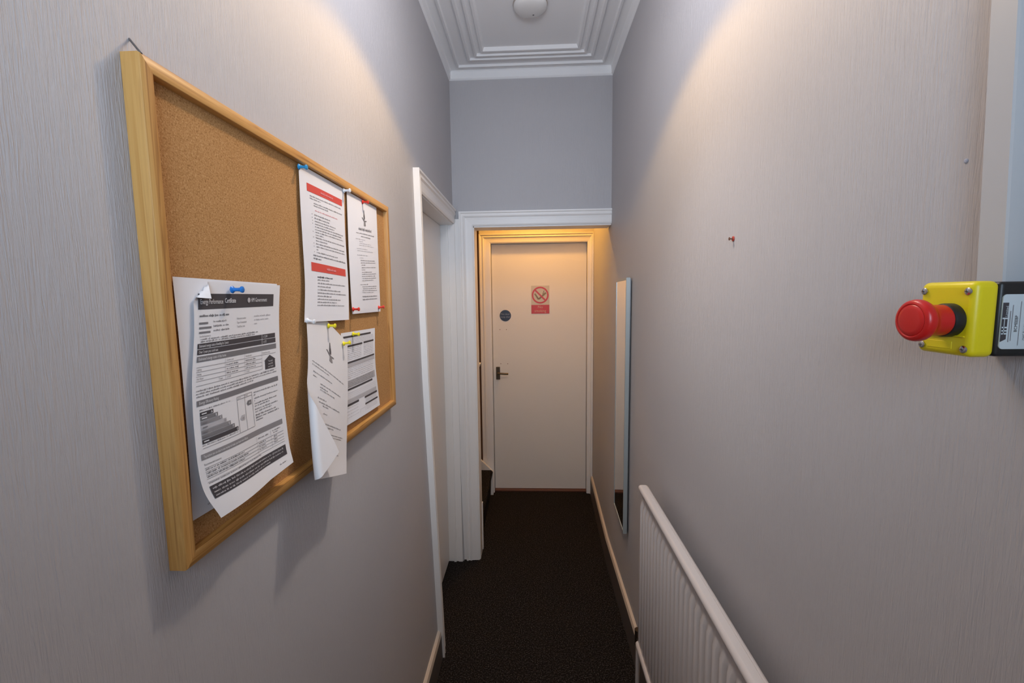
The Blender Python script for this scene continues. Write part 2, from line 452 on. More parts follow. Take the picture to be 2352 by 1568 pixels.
# ------------------------------------------------------------------ cork notice board
BX, BW, BY0, BY1, BZ0, BZ1 = -0.4155, -0.4372, .4790, 1.300, 1.2480, 1.8360
FW = .0165; CX = -.4272
bd = tag(empty('notice_board', (BW, (BY0 + BY1) / 2, BZ0)), 'pine framed cork notice board on the left wall', 'notice board')
MB().box(BW, CX, BY0 + .006, BY1 - .006, BZ0 + .006, BZ1 - .006).build('cork_sheet', M_CORK, bd)
def rail(p, q, inw, m):
    """mitred moulding from corner p to corner q (y,z); inw = inward unit vector"""
    mb = MB(); dy, dz = q[0] - p[0], q[1] - p[1]; L = math.hypot(dy, dz); ey, ez = dy / L, dz / L
    sec = [(0, BW), (0, BX - .003), (.0007, BX - .0009), (.0022, BX), (FW - .0016, BX), (FW - .0004, BX - .0006), (FW, BX - .002), (FW, CX - .004), (FW, BW)]
    A = [(x, p[0] + inw[0] * w + ey * w, p[1] + inw[1] * w + ez * w) for w, x in sec]
    B = [(x, q[0] + inw[0] * w - ey * w, q[1] + inw[1] * w - ez * w) for w, x in sec]
    n = len(sec); mb.add(A + B, [(i, (i + 1) % n, n + (i + 1) % n, n + i) for i in range(n)] + [tuple(range(n)), tuple(range(2 * n - 1, n - 1, -1))])
    return mb.build('frame_rail', m, bd, smooth=True)
rail((BY0, BZ0), (BY0, BZ1), (1, 0), M_PINE_V); rail((BY1, BZ0), (BY1, BZ1), (-1, 0), M_PINE_V)
rail((BY0, BZ1), (BY1, BZ1), (0, -1), M_PINE_H); rail((BY0, BZ0), (BY1, BZ0), (0, 1), M_PINE_H)
mb = MB().tube([(-.4385, .4935, 1.8570), (-.4160, .4820, 1.8345)], .0012, 10)
tag(mb.build('nail', M_DSTEEL, origin=(-.4374, .497, 1.842)), 'small grey nail in the wall above the top left corner of the notice board', 'nail')

# ------------------------------------------------------------------ papers
PW, PH = .21, .297
def curve(tab):
    """smooth interpolation through rows (v, x, y, z)"""
    def f(v):
        n = len(tab)
        for i in range(n - 1):
            if v <= tab[i + 1][0] or i == n - 2:
                a, b = tab[i], tab[i + 1]; t = (v - a[0]) / (b[0] - a[0])
                pa = Vector(tab[max(i - 1, 0)][1:]); p0 = Vector(a[1:]); p1 = Vector(b[1:]); pb = Vector(tab[min(i + 2, n - 1)][1:])
                if i == 0: pa = p0 * 2 - p1
                if i == n - 2: pb = p1 * 2 - p0
                return .5 * ((2 * p0) + (p1 - pa) * t + (2 * pa - 5 * p0 + 4 * p1 - pb) * t * t + (3 * p0 - 3 * p1 + pb - pa) * t ** 3)
    return f
class Sheet:
    def __init__(s, L, R, bulge=None, fold=None, nu=22, nv=30):
        s.L, s.R, s.bulge, s.fold = curve(L), curve(R), bulge, fold; s.mb = MB()
        vs = [s.S(i / nu, j / nv) for j in range(nv + 1) for i in range(nu + 1)]; w = nu + 1
        s.mb.add(vs, [(j * w + i, (j + 1) * w + i, (j + 1) * w + i + 1, j * w + i + 1) for j in range(nv) for i in range(nu)], 0)
    def S(s, u, v):
        p = s.L(v).lerp(s.R(v), u)
        if s.bulge: p = p + Vector((s.bulge(u, v), 0, 0))
        if s.fold: p = s.fold(p)
        return p
    def P(s, u, v, off=1):
        e = .004
        u = min(max(u, 0), 1); v = min(max(v, 0), 1)
        u2 = u + e if u < .5 else u - e; v2 = v + e if v < .5 else v - e
        p = s.S(u, v); du = (s.S(u2, v) - p) * (1 if u2 > u else -1); dv = (s.S(u, v2) - p) * (1 if v2 > v else -1)
        return p + dv.cross(du).normalized() * (.00035 * off)
    def rect(s, u0, v0, u1, v1, m, off=1, step=.045):
        nu = max(1, math.ceil((u1 - u0) / step)); nv = max(1, math.ceil((v1 - v0) / step)); w = nu + 1
        vs = [s.P(u0 + (u1 - u0) * i / nu, v0 + (v1 - v0) * j / nv, off) for j in range(nv + 1) for i in range(nu + 1)]
        s.mb.add(vs, [(j * w + i, (j + 1) * w + i, (j + 1) * w + i + 1, j * w + i + 1) for j in range(nv) for i in range(nu)], m)
    def poly(s, pts, m, off=1): s.mb.add([s.P(u, v, off) for u, v in pts], [tuple(range(len(pts)))], m)
    def words(s, u0, u1, v, h, m=TXT, seed=0, off=1):
        """one line of print too small to read: a row of letter-sized strokes, with gaps between the words"""
        r = random.Random(seed * 977 + int(v * 10000) + int(u0 * 100)); u = u0
        while u < u1 - .012:
            n = min(r.randint(2, 9), max(1, int((u1 - u) / .0100)))
            for k in range(n):
                t = r.random(); a = .30 if t < .68 else 0.0; b = 1.0 if t < .92 else 1.25
                s.rect(u, v + a * h, u + r.choice((.0060, .0072, .0078, .0042)), v + b * h, m, off, .1); u += .0096
            u += .0075
    def hline(s, u0, u1, v, m=TXT, t=.0018): s.rect(u0, v, u1, v + t, m)
    def vline(s, u, v0, v1, m=TXT, t=.0030): s.rect(u, v0, u + t, v1, m)
    def text(s, txt, u, v, h, m, off=1, bold=0.0, align='LEFT', sx=1.0):
        """h = text size as a share of page height, (u, v) = base line start"""
        vs, fs = text_polys(txt, align, bold)
        s.mb.add([s.P(u + x * h * sx * PH / PW, v - y * h, off) for x, y in vs], fs, m)
    def build(s, name, label, group, mats=PM, origin=None):
        o = s.mb.build(name, mats, origin=origin or tuple(s.S(.5, 0)), fix=False)
        for p in o.data.polygons:
            if p.material_index == 0: p.use_smooth = True
        return tag(o, label, 'paper', group)
G = 'papers pinned to the notice board'

# page behind the energy certificate
s = Sheet([(0, -.4244, .5069, 1.5991), (1, -.4234, .5035, 1.2979)], [(0, -.4244, .7212, 1.5965), (1, -.4234, .7012, 1.2890)],
          bulge=lambda u, v: .0022 * math.sin(PI * v) * (1 - u))
s.rect(.155, .105, .90, .155, INK); s.rect(.155, .165, .90, .195, GREY)
s.text('10', .175, .125, .022, WP, 3); s.text('Da', .235, .125, .022, WP, 3); s.text('W', .175, .148, .020, WP, 3); s.text('A', .235, .148, .020, WP, 3)
s.rect(.20, .170, .28, .174, WP, 3); s.rect(.20, .170, .206, .190, WP, 3)
v = .205
for k in range(22):
    u0 = .165
    s.rect(u0, v, u0 + .045 + .05 * ((k * 7) % 3) / 3, v + .0085, TXT if k % 4 else INK)
    s.hline(u0, .30, v + .0125, TXT); v += .0185 if k not in (2, 16) else .032
for k in range(6): s.rect(.17, .66 + k * .04, .20, .664 + k * .04, PALE)
s.words(.13, .60, .962, .007, TXT, 3)
s.build('certificate_page', 'white printed page mostly hidden behind the energy certificate, lower left of board', G)

# energy performance certificate in front, left edge curling, lower edge lifted
A_, B_ = Vector((0, .5353, 1.5771)), Vector((0, .5558, 1.594))
ld = (B_ - A_).normalized(); ln = Vector((0, -ld.z, ld.y))
def epc_fold(p):
    d = (Vector((0, p.y, p.z)) - A_).dot(ln)
    if d <= 0 or p.z < 1.565: return p
    q = p - ln * (2 * d)
    return Vector((p.x + .0016 + .55 * d, q.y - .10 * d, q.z))
s = Sheet([(0, -.4214, .5345, 1.5950), (.21, -.4194, .5267, 1.5313), (.43, -.4174, .5137, 1.4691), (.65, -.4134, .5057, 1.4052), (.87, -.4074, .5036, 1.3413), (1, -.3974, .5174, 1.2948)],
          [(0, -.4214, .7248, 1.5944), (.165, -.4214, .7166, 1.5459), (.36, -.4194, .7089, 1.4868), (.565, -.4164, .7046, 1.428), (.87, -.4094, .7, 1.3361), (1, -.4024, .6979, 1.2985)],
          bulge=lambda u, v: .0040 * math.sin(PI * min(1, u * 1.6)) * (.25 + v) * (1 - .5 * u), fold=epc_fold, nu=40, nv=48)
s.rect(.035, .052, .905, .118, INK)
s.text('Energy Performance', .05, .096, .030, WP, 3, sx=.62); s.text('Certificate', .285, .093, .030, WP, 3, .012, sx=.66)
s.poly([(.565 + .018 * math.cos(t * PI / 6), .083 + .0128 * math.sin(t * PI / 6)) for t in range(12)], PALE, 3)
s.text('HM Government', .592, .092, .030, WP, 3, sx=.72)
s.words(.045, .34, .140, .0095, GREY, 2)
for k, (a1, b0, b1) in enumerate([(.12, .17, .31), (.15, .17, .34), (.14, .17, .34)]):
    vv = .172 + .0195 * k
    s.rect(.04, vv, a1, vv + .0085, GREY); s.words(b0, b1, vv - .004, .0075, TXT, k)
for k, t in enumerate(['Reference number:', 'Type of assessment:', 'Total floor area:']):
    s.text(t, .42, .172 + .0195 * k, .0135, GREY, sx=.78)
s.words(.64, .87, .158, .0075, PALE, 8); s.words(.64, .84, .178, .0075, PALE, 9); s.words(.64, .69, .197, .0075, PALE, 7)
s.text('Use this document to:', .045, .236, .0125, GREY, sx=.62)
s.words(.055, .70, .241, .0068, TXT, 4); s.words(.055, .66, .251, .0068, TXT, 5)
s.rect(.03, .263, .93, .286, INK); s.rect(.03, .289, .935, .312, INK); s.rect(.03, .319, .94, .344, GREY)
s.rect(.735, .263, .739, .312, WP, 3)
s.text('Estimated energy costs of dwelling for 3 years:', .04, .280, .0175, WP, 3, sx=.60); s.text('£ 3,204', .755, .2795, .0165, WP, 3, sx=.8)
s.text('Over 3 years you could save', .04, .306, .0175, WP, 3, sx=.60); s.text('£ 672', .755, .306, .0165, WP, 3, sx=.8)
s.text('Estimated energy costs of this home', .04, .3375, .0185, WP, 3, sx=.66)
tl = [.366, .386, .406, .426, .446]
for k, t in enumerate(tl): s.hline(.03, .735, t, TXT)
for uu in (.29, .51, .735): s.vline(uu, .347, .448, PALE)
s.hline(.735, .93, .366); s.hline(.735, .93, .462, PALE)
s.text('Current costs', .305, .360, .0125, GREY, sx=.75); s.text('Potential costs', .525, .360, .0125, GREY, sx=.75)
s.text('Potential future savings', .745, .360, .0105, GREY, sx=.75)
for k, t in enumerate(['Lighting', 'Heating', 'Hot Water']):
    s.text(t, .035, .381 + .02 * k, .0125, GREY, sx=.68)
    s.words(.305, .44, .3735 + .02 * k, .007, TXT, k); s.words(.525, .66, .3735 + .02 * k, .007, TXT, k + 5)
s.text('Totals', .225, .441, .0135, GREY, sx=.8); s.text('£ 3,204', .305, .441, .0125, GREY, sx=.8); s.text('£ 2,532', .525, .441, .0125, GREY, sx=.8)
s.poly([(.765, .404), (.842, .374), (.925, .404), (.915, .404), (.915, .454), (.775, .454), (.775, .404)], INK)
for k, t in enumerate(['You could', 'save £ 672', 'over 3 years']): s.text(t, .845, .413 + .016 * k, .0135, WP, 3, align='CENTER', sx=.75)
for k, (a, b) in enumerate([(.03, .90), (.03, .93), (.03, .62)]): s.words(a, b, .464 + .0125 * k, .0068, TXT, k + 11)
s.rect(.03, .509, .94, .533, GREY); s.text('Energy Efficiency Rating', .045, .527, .0185, WP, 3, sx=.66)
s.words(.05, .33, .548, .005, TXT, 21)
cols = [INK, GREY, TXT, PALE, TXT, GREY, INK]
for k in range(7):
    v0 = .560 + k * .0195
    s.rect(.05, v0, .16 + .037 * k, v0 + .0175, cols[k])
    s.text('ABCDEFG'[k], .135 + .037 * k, v0 + .0140, .0155, WP if cols[k] != PALE else GREY, 3, .01)
    s.rect(.06, v0 + .006, .10, v0 + .0105, WP if k in (0, 1, 6) else GREY, 3)
s.words(.05, .38, .698, .005, TXT, 22); s.hline(.05, .58, .711)
for uu in (.395, .485, .578): s.vline(uu, .545, .711, GREY)
s.hline(.395, .58, .545, GREY); s.hline(.395, .58, .558, GREY)
s.text('Current', .405, .555, .0095, GREY, sx=.8); s.text('Potential', .492, .555, .0095, GREY, sx=.75)
s.poly([(.505, .592), (.520, .580), (.565, .580), (.565, .604), (.520, .604)], GREY); s.text('83', .530, .597, .012, WP, 3)
s.poly([(.415, .650), (.430, .638), (.472, .638), (.472, .662), (.430, .662)], PALE); s.text('66', .437, .655, .012, GREY, 3)
for k, (v0, b) in enumerate([(.548, .93), (.560, .63), (.578, .92), (.590, .62), (.606, .90), (.618, .80), (.634, .91), (.646, .82), (.662, .88), (.674, .92), (.686, .70)]): s.words(.605, b, v0, .0066, TXT, k + 30)
s.rect(.03, .733, .94, .757, TXT)
s.text('Top actions you can take to save money and make your home more efficient', .045, .7505, .0160, WP, 3, sx=.60)
s.text('Recommended measures', .045, .783, .013, GREY, .6, sx=.75)
s.words(.60, .74, .772, .0066, TXT, 41); s.words(.79, .91, .766, .0066, TXT, 42); s.words(.80, .88, .777, .0066, TXT, 43)
for k in range(5): s.hline(.045, .94, .793 + .0165 * k, TXT)
for uu in (.58, .765): s.vline(uu, .765, .860, PALE)
for k in range(3):
    s.words(.05, .42 + .05 * (k % 2), .797 + .0165 * k, .0068, GREY, 50 + k); s.words(.60, .70, .797 + .0165 * k, .0068, TXT, 60 + k); s.words(.80, .86, .797 + .0165 * k, .0068, TXT, 70 + k)
s.words(.05, .62, .862, .0062, TXT, 81)
s.rect(.045, .877, .94, .924, INK)
for k in range(3): s.words(.06, .90 - .2 * (k == 2), .883 + .0135 * k, .0062, PALE, 90 + k, 3)
s.words(.80, .92, .957, .007, TXT, 99)
s.build('energy_certificate', 'energy performance certificate with dog-eared corner under a blue pin, left of board', G, PMW)

# notice with two red bars
s = Sheet([(0, -.4234, .8131, 1.8178), (.3, -.4214, .8077, 1.7342), (.5, -.4214, .8078, 1.677), (.76, -.4205, .8055, 1.5997), (1, -.4180, .7905, 1.5284)],
          [(0, -.4234, 1.0095, 1.8178), (.33, -.4224, 1.0015, 1.724), (.73, -.4204, 1.0002, 1.6054), (1, -.4174, .9868, 1.5231)],
          bulge=lambda u, v: .0022 * math.sin(PI * u) * math.sin(PI * v))
s.rect(.13, .098, .93, .150, RED); s.words(.40, .70, .117, .014, PINK, 2, 3)
for v, a, b in [(.170, .18, .90), (.187, .18, .40), (.213, .25, .93), (.230, .25, .58)]: s.words(a, b, v, .0085, TXT, 3)
s.words(.27, .80, .262, .0095, PINK, 6)
v = .296
for k, b in enumerate([.60, .58, .74, .70, .93, .88, .92, .42, .94, .50, .95, .95, .30, .74]):
    if k not in (4, 5, 7, 9, 12): s.rect(.20, v + .002, .212, v + .006, TXT)
    s.words(.25, b, v, .0082, TXT, 10 + k); v += .0192
s.words(.18, .95, .567, .010, GREY, 31); s.words(.18, .34, .587, .010, GREY, 32)
s.rect(.13, .620, .93, .674, RED); s.words(.44, .66, .640, .014, PINK, 3, 3)
v = .702
for k, b in enumerate([.58, .50, .90, .52, .78, .92, .55, .78, .68, .88]):
    s.words(.24, b, v, .0105 if k == 0 else .009, INK if k == 0 else TXT, 40 + k); v += .0205
s.build('red_bar_notice', 'white notice with two red bars hanging at the top middle of the board', G)

def emblem(s, u, v, w, h):
    """slim spired mark above a letterhead"""
    P_ = lambda a, b: (u + a * w, v + b * h)
    s.poly([P_(-.04, -.5), P_(.06, -.5), P_(.13, -.05), P_(.10, .10), P_(-.12, .10), P_(-.16, -.05)], GREY)
    s.poly([P_(-.5, .02), P_(-.38, -.02), P_(.06, .16), P_(.40, .14), P_(.46, .19), P_(.06, .27), P_(-.06, .26)], GREY)
    s.poly([P_(-.10, .22), P_(.16, .22), P_(.24, .46), P_(.14, .5), P_(-.10, .5), P_(-.18, .46)], TXT)
    s.rect(u - .04 * w, v - .2 * h, u + .04 * w, v + .08 * h, INK, 2)

# letter top right of the board
s = Sheet([(0, -.4234, 1.0236, 1.8178), (.5, -.4214, 1.0139, 1.6787), (.84, -.4214, 1.0144, 1.5816), (1, -.4210, 1.0163, 1.5349)],
          [(0, -.4234, 1.2182, 1.8180), (.34, -.4214, 1.2121, 1.7268), (1, -.4210, 1.2094, 1.5346)],
          bulge=lambda u, v: .0030 * math.sin(PI * u) * math.sin(PI * v) ** .7)
emblem(s, .50, .175, .17, .15)
s.words(.30, .74, .268, .022, TXT, 3); s.words(.22, .84, .310, .0085, TXT, 1); s.words(.36, .70, .332, .0085, TXT, 2)
for v, a, b in [(.362, .20, .50), (.382, .30, .42), (.400, .30, .72), (.418, .30, .80), (.452, .22, .56), (.472, .24, .78), (.510, .22, .58), (.530, .30, .42),
                (.550, .32, .84), (.568, .32, .86), (.586, .34, .48), (.606, .34, .86), (.624, .34, .46), (.644, .34, .70), (.660, .34, .86), (.678, .34, .84), (.696, .34, .86), (.714, .34, .76),
                (.748, .28, .54), (.768, .34, .88), (.786, .36, .86), (.804, .34, .88), (.822, .34, .74)]: s.words(a, b, v, .0072, PALE if v < .55 else TXT, int(v * 1000))
s.words(.34, .88, .852, .0095, TXT, 4); s.words(.34, .88, .874, .0095, TXT, 5)
s.build('letter', 'white letter with a small dark emblem under a red pin, top right of board', G)

# form lower right
s = Sheet([(0, -.4244, .9560, 1.4945), (.43, -.4236, .9500, 1.404), (.77, -.4232, .9470, 1.334), (1, -.4214, .9430, 1.2845)],
          [(0, -.4244, 1.1693, 1.4916), (.43, -.4234, 1.1587, 1.4024), (.77, -.4234, 1.1696, 1.3272), (1, -.4204, 1.1713, 1.2786)],
          bulge=lambda u, v: .0012 * math.sin(PI * u))
for v, a, b in [(.040, .05, .84), (.140, .05, .56), (.137, .60, .94), (.318, .05, .96), (.608, .05, .84), (.785, .05, .38), (.785, .55, .95), (.862, .55, .95)]: s.rect(a, v, b, v + .021, INK)
for k in range(4): s.words(.08, .94, .070 + .017 * k, .007, PALE, k)
for k in range(7): s.words(.08, .54, .170 + .020 * k, .008, PALE, 20 + k); s.words(.60, .93, .170 + .020 * k, .008, PALE, 40 + k)
s.rect(.06, .343, .96, .385, PALE); s.rect(.06, .52, .94, .60, PALE)
for k in range(6): s.words(.08, .92, .395 + .020 * k, .007, PALE, 60 + k)
for k in range(4): s.words(.10, .90, .528 + .018 * k, .008, TXT, 80 + k, 2)
for k in range(4): s.hline(.06, .94, .660 + .022 * k, PALE)
s.rect(.06, .735, .94, .780, PALE)
for k in range(6): s.words(.57, .93, .812 + .0 * k + .0075 * k, .004, PALE, 90 + k)
for k in range(4): s.words(.57, .92, .893 + .016 * k, .006, PALE, 100 + k); s.words(.08, .36, .82 + .035 * k, .006, PALE, 110 + k)
s.hline(.40, .54, .905, PALE); s.vline(.40, .905, .955, PALE); s.vline(.54, .905, .955, PALE)
s.build('printed_form', 'white form ruled with black bars at the lower right of the board', G)

# letter curling away from the board, lower left corner rolled over to the front
def curl_fold(p):
    r = .0075
    y0_ = .797 - .062 * (1.52 - p.z) / .27
    d = y0_ - p.y
    if d <= 0: return p
    if d < PI * r: return Vector((p.x + r * (1 - math.cos(d / r)), y0_ - r * math.sin(d / r), p.z))
    e = d - PI * r
    return Vector((p.x + 2 * r + .10 * e, y0_ + e, p.z))
s = Sheet([(0, -.4238, .810, 1.573), (.5, -.4150, .774, 1.425), (1, -.4020, .655, 1.278)],
          [(0, -.4234, .9862, 1.4705), (.4, -.4154, .9565, 1.3617), (.8, -.4040, .9100, 1.254), (1, -.3934, .8788, 1.2039)],
          bulge=lambda u, v: .012 * v * math.sin(PI * min(1, .25 + u * .75)), fold=curl_fold, nu=60, nv=44)
emblem(s, .50, .215, .20, .14)
for v, a, b in [(.365, .08, .86), (.385, .08, .46), (.425, .10, .52), (.450, .10, .18), (.475, .25, .76), (.495, .25, .42), (.510, .25, .60), (.560, .22, .40), (.580, .25, .76),
                (.595, .33, .46), (.635, .36, .46), (.690, .38, .80), (.708, .38, .62), (.745, .44, .88), (.762, .44, .84), (.860, .70, .78)]: s.words(a, b, v, .0078, TXT, int(v * 1000))
s.build('curling_letter', 'white letter hanging askew below the red bar notice, lower corner rolled over', G, PMW)

# ------------------------------------------------------------------ push pins
def make_pin(m):
    R_ = Matrix.Rotation(PI / 2, 4, 'Y')
    r = empty('push_pin', (0, 0, 0))
    MB().lathe([(.0010, -.0006), (.0050, .0002), (.0052, .0010), (.0046, .0018), (.0028, .0030), (.0024, .0070), (.0028, .0115), (.0040, .0128), (.0046, .0140), (.0044, .0152), (.0036, .0158), (.0012, .0160)], R_, 20).build('pin_head', m, r, smooth=True)
    MB().lathe([(.0001, -.007), (.0005, -.005), (.0005, .0006)], R_, 8).build('needle', M_STEEL, r)
    return r
def copy_thing(r):
    c = r.copy(); COL.objects.link(c)
    for ch in list(r.children):
        k = ch.copy(); COL.objects.link(k); k.parent = c
    return c
PG = 'push pins in the notice board'
SETS = [
    (M_PIN_B, [((-.4170, .5985, 1.5851), 'blue push pin holding the energy certificate', (0, .05))]),
    (M_PIN_B2, [((-.4222, .8112, 1.8111), 'pale blue push pin at the top left corner of the red bar notice', (.1, .0))]),
    (M_PIN_W, [((-.4218, 1.0035, 1.8136), 'white push pin between the tops of the red bar notice and the letter', (.0, .0)),
               ((-.4172, .7990, 1.5312), 'white push pin at the bottom left corner of the red bar notice', (.15, -.1))]),
    (M_PIN_R, [((-.4216, 1.1136, 1.8118), 'red push pin above the emblem of the top right letter', (.1, 0)),
               ((-.4204, 1.0190, 1.5460), 'red push pin at the bottom left corner of the top right letter', (0, 0)),
               ((-.4204, 1.1935, 1.5459), 'red push pin at the bottom right corner of the top right letter', (-.1, .1))]),
    (M_PIN_Y, [((-.4212, .8910, 1.5155), 'yellow push pin at the top edge of the curling letter', (0, .05)),
               ((-.4222, 1.0165, 1.4880), 'yellow push pin on the top bar of the printed form', (.05, 0)),
               ((-.4200, .9570, 1.4713), 'yellow push pin at the right corner of the curling letter', (-.15, .1))])]
for m, items in SETS:
    proto = None
    for loc, lab, (ry, rz) in items:
        if proto is None: proto = p = make_pin(m)
        else: p = copy_thing(proto)
        p.location = loc; p.rotation_euler = (0, ry, rz); tag(p, lab, 'push pin', PG)

# ------------------------------------------------------------------ emergency stop station on the right wall
EX, EY0, EY1, EZ0, EZ1 = .372, .3890, .4425, 1.5132, 1.5785
e = tag(empty('emergency_stop', (XR, (EY0 + EY1) / 2, EZ0)), 'yellow emergency stop box with red mushroom button on the right wall', 'emergency stop')
bx = MB().box(.3935, XR + .0005, EY0 + .0006, EY1 - .0006, EZ0 + .0008, EZ1 - .0008).build('back_box', M_BLK, e, bevel=.003)
mb = MB().prism([(EY0, EZ0), (EY1, EZ0), (EY1, EZ1), (EY0, EZ1)], 0, EX + .0012, .394)
mb.build('cover', M_YEL, e, bevel=.0055, segs=5)
# raised lower lip and right-hand rib on the face
mb = MB().box(EX - .0001, EX + .006, EY0 + .006, EY1 - .006, EZ0 + .0170, EZ0 + .0182)
mb.build('face_rib', M_YEL, e, bevel=.0004)
mb = MB().box(EX + .0009, EX + .006, EY0 + .017, EY1 - .012, EZ0 + .0055, EZ0 + .0125)
mb.build('legend_plate', M_YEL, e, bevel=.0006)
RX = Matrix.Rotation(-PI / 2, 4, 'Y')
BYc, BZc = .4095, 1.5445
TB = Matrix.Translation((EX + .0012, BYc, BZc)) @ RX
MB().lathe([(.0150, 0), (.0150, .006), (.0144, .008), (.0118, .0095)], TB, 40).build('collar', M_BLK, e, smooth=True)
bt = MB().lathe([(.0138, .008), (.0138, .016), (.0139, .0195), (.0148, .0222), (.0172, .0245), (.0186, .0270), (.0188, .0300), (.0182, .0325), (.0168, .0340), (.0150, .0344), (.0140, .0338), (.0132, .0346), (.010, .0352), (.002, .0354)], TB, 48).build('push_button', M_REDB, e, smooth=True)
for sy, sz in ((.4365, 1.5703), (.3931, 1.5698), (.4352, 1.5202), (.3926, 1.5199)):
    sy = min(max(sy, EY0 + .0055), EY1 - .0055)
    q = MB().lathe([(.0032, 0), (.0032, .0008), (.0024, .0014)], Matrix.Translation((EX + .0008, sy, sz)) @ RX, 16).build('screw', M_STEEL, e, smooth=True)
    c_ = MB().box(EX - .0012, EX - .0002, sy - .0017, sy + .0017, sz - .0004, sz + .0004).box(EX - .0012, EX - .0002, sy - .0004, sy + .0004, sz - .0017, sz + .0017)
    c_.build('cross_slot', M_DSTEEL, q)
# rating label on the side of the back box
lb = MB(); ly = EY0 + .0002
lx0, lx1, lz0, lz1 = .3958, .4330, EZ0 + .0075, EZ1 - .0115
n = 6; pts = []
for cx, cz, a0 in ((lx1 - .003, lz1 - .003, 0), (lx0 + .003, lz1 - .003, PI / 2), (lx0 + .003, lz0 + .003, PI), (lx1 - .003, lz0 + .003, 1.5 * PI)):
    for k in range(n + 1):
        a = a0 + PI / 2 * k / n; pts.append((cx + .003 * math.cos(a), cz + .003 * math.sin(a)))
lb.prism(pts, 1, ly - .0003, ly + .0006)
yl = ly - .0005
def lq(x0, z0, x1, z1, m, y=yl): lb.quad((x0, y, z0), (x1, y, z0), (x1, y, z1), (x0, y, z1), m)
lb.add([(lx0 + .0002, yl, lz0 + .006), (lx0 + .0048, yl, lz0 + .0085), (lx0 + .0048, yl, lz1 - .007), (lx0 + .0002, yl, lz1 - .007)], [(0, 1, 2, 3)], 1)
for z in (.0125, .0150, .0178, .0255): lq(lx0 + .0003, lz0 + z, lx0 + .0046, lz0 + z + .0012, 0, yl - .0003)
lq(lx0 + .0018, lz0 + .0125, lx0 + .0024, lz0 + .0255, 0, yl - .0003)
def vtext(txt, x, z, h, m, sx=1.0, y=yl - .0003): text_on(lb, txt, lambda a, b: (x - b, y, z + a), h, m, 'LEFT', 0.0, sx)
vtext('Limited', lx0 + .0040, lz0 + .0275, .0030, 0, 1.0, yl - .0006)
lq(lx0 + .0064, lz0 + .006, lx0 + .0071, lz1 - .014, 2); lq(lx0 + .0082, lz0 + .007, lx0 + .0088, lz1 - .009, 2)
vtext('BCMEEBP', lx0 + .0128, lz0 + .0145, .0034, 1, 1.0)
lq(lx0 + .0145, lz0 + .003, lx0 + .0150, lz1 - .006, 2)
vtext('QAC Test Number', lx0 + .0200, lz0 + .0075, .0030, 1, .82); vtext('1001115', lx0 + .0200, lz0 + .0305, .0030, 1, .9)
lq(lx0 + .0240, lz0 + .004, lx0 + .0245, lz1 - .008, 2)
lb.build('label_plate', [M_LABEL, M_INK, M_TXT], bx)
# white mini trunking down to it
mb = MB(); cs = lambda z: .040 * (z - 1.58) if z < 2.2 else .0248
zs = [1.5780, 1.84, 2.2, HC - .001]; secs = []
for z in zs:
    s_ = cs(z); secs.append([(XR + .0005, .4445 + s_, z), (.4262, .4445 + s_, z), (.4248, .4430 + s_, z), (.4248, .4200 + s_, z), (.4262, .4185 + s_, z), (XR + .0005, .4185 + s_, z)])
for a, b in zip(secs[:-1], secs[1:]):
    for i in range(5): mb.quad(a[i], a[i + 1], b[i + 1], b[i])
mb.add(secs[0], [tuple(range(6))]); mb.add(secs[-1], [tuple(range(6))])
tag(mb.build('cable_trunking', M_TRUNK, origin=(XR, .431, 1.58)), 'white plastic cable trunking running up the right wall above the yellow stop box', 'trunking')

# small things on the right wall
mb = MB().lathe([(.0052, -.001), (.0058, .0008), (.0052, .0020), (.0030, .0024)], Matrix.Translation((XR, 1.000, 1.6905)) @ RX, 14)
w_ = empty('wall_plug', (XR, 1.0, 1.6905)); tag(w_, 'red wall plug with a small screw left sticking out of the right wall', 'wall plug')
mb.build('plug', M_PLUG, w_)
MB().lathe([(.0015, 0), (.0015, .0075), (.0034, .0082), (.0034, .0098)], Matrix.Translation((XR, 1.000, 1.6905)) @ RX, 10).build('screw', M_SCREW, w_)
mb = MB().lathe([(.0026, -.0004), (.0022, .0006), (.0012, .0010)], Matrix.Translation((XR, .4830, 1.7015)) @ RX, 9)
tag(mb.build('putty_blob', M_PUTTY, origin=(XR, .483, 1.7015)), 'tiny blob of pale blue putty on the right wall beside the white trunking', 'putty')

# ------------------------------------------------------------------ mirror on the right wall
MX = .4215
mr = tag(empty('wall_mirror', (XR - .006, 2.12, .46)), 'tall narrow mirror with thin grey frame on the right wall', 'mirror')
my0, my1, mz0, mz1 = 1.965, 2.262, .468, 1.648
MB().box(MX + .003, XR + .0003, my0 + .004, my1 - .004, mz0 + .004, mz1 - .004).build('backing', M_DSTEEL, mr)
MB().box(MX + .0018, MX + .0032, my0 + .004, my1 - .004, mz0 + .004, mz1 - .004).build('mirror_glass', M_MIRROR, mr)
fr = MB(); f_ = .010
fr.box(MX, XR - .0035, my0, my0 + f_, mz0, mz1).box(MX, XR - .0035, my1 - f_, my1, mz0, mz1)
fr.box(MX, XR - .0035, my0 + f_, my1 - f_, mz0, mz0 + f_).box(MX, XR - .0035, my0 + f_, my1 - f_, mz1 - f_, mz1)
fr.build('frame', M_MFRAME, mr)
mr.rotation_euler = (0, 0, math.radians(-2.2))          # hangs a touch askew, near edge standing off the wall

# ------------------------------------------------------------------ radiator
RXF, RXB, RY0, RY1, RZ0, RZ1 = .360, .396, .34, 1.470, .320, .922
rd = tag(empty('radiator', (XR, .90, RZ0)), 'white ribbed panel radiator on the right wall', 'radiator')
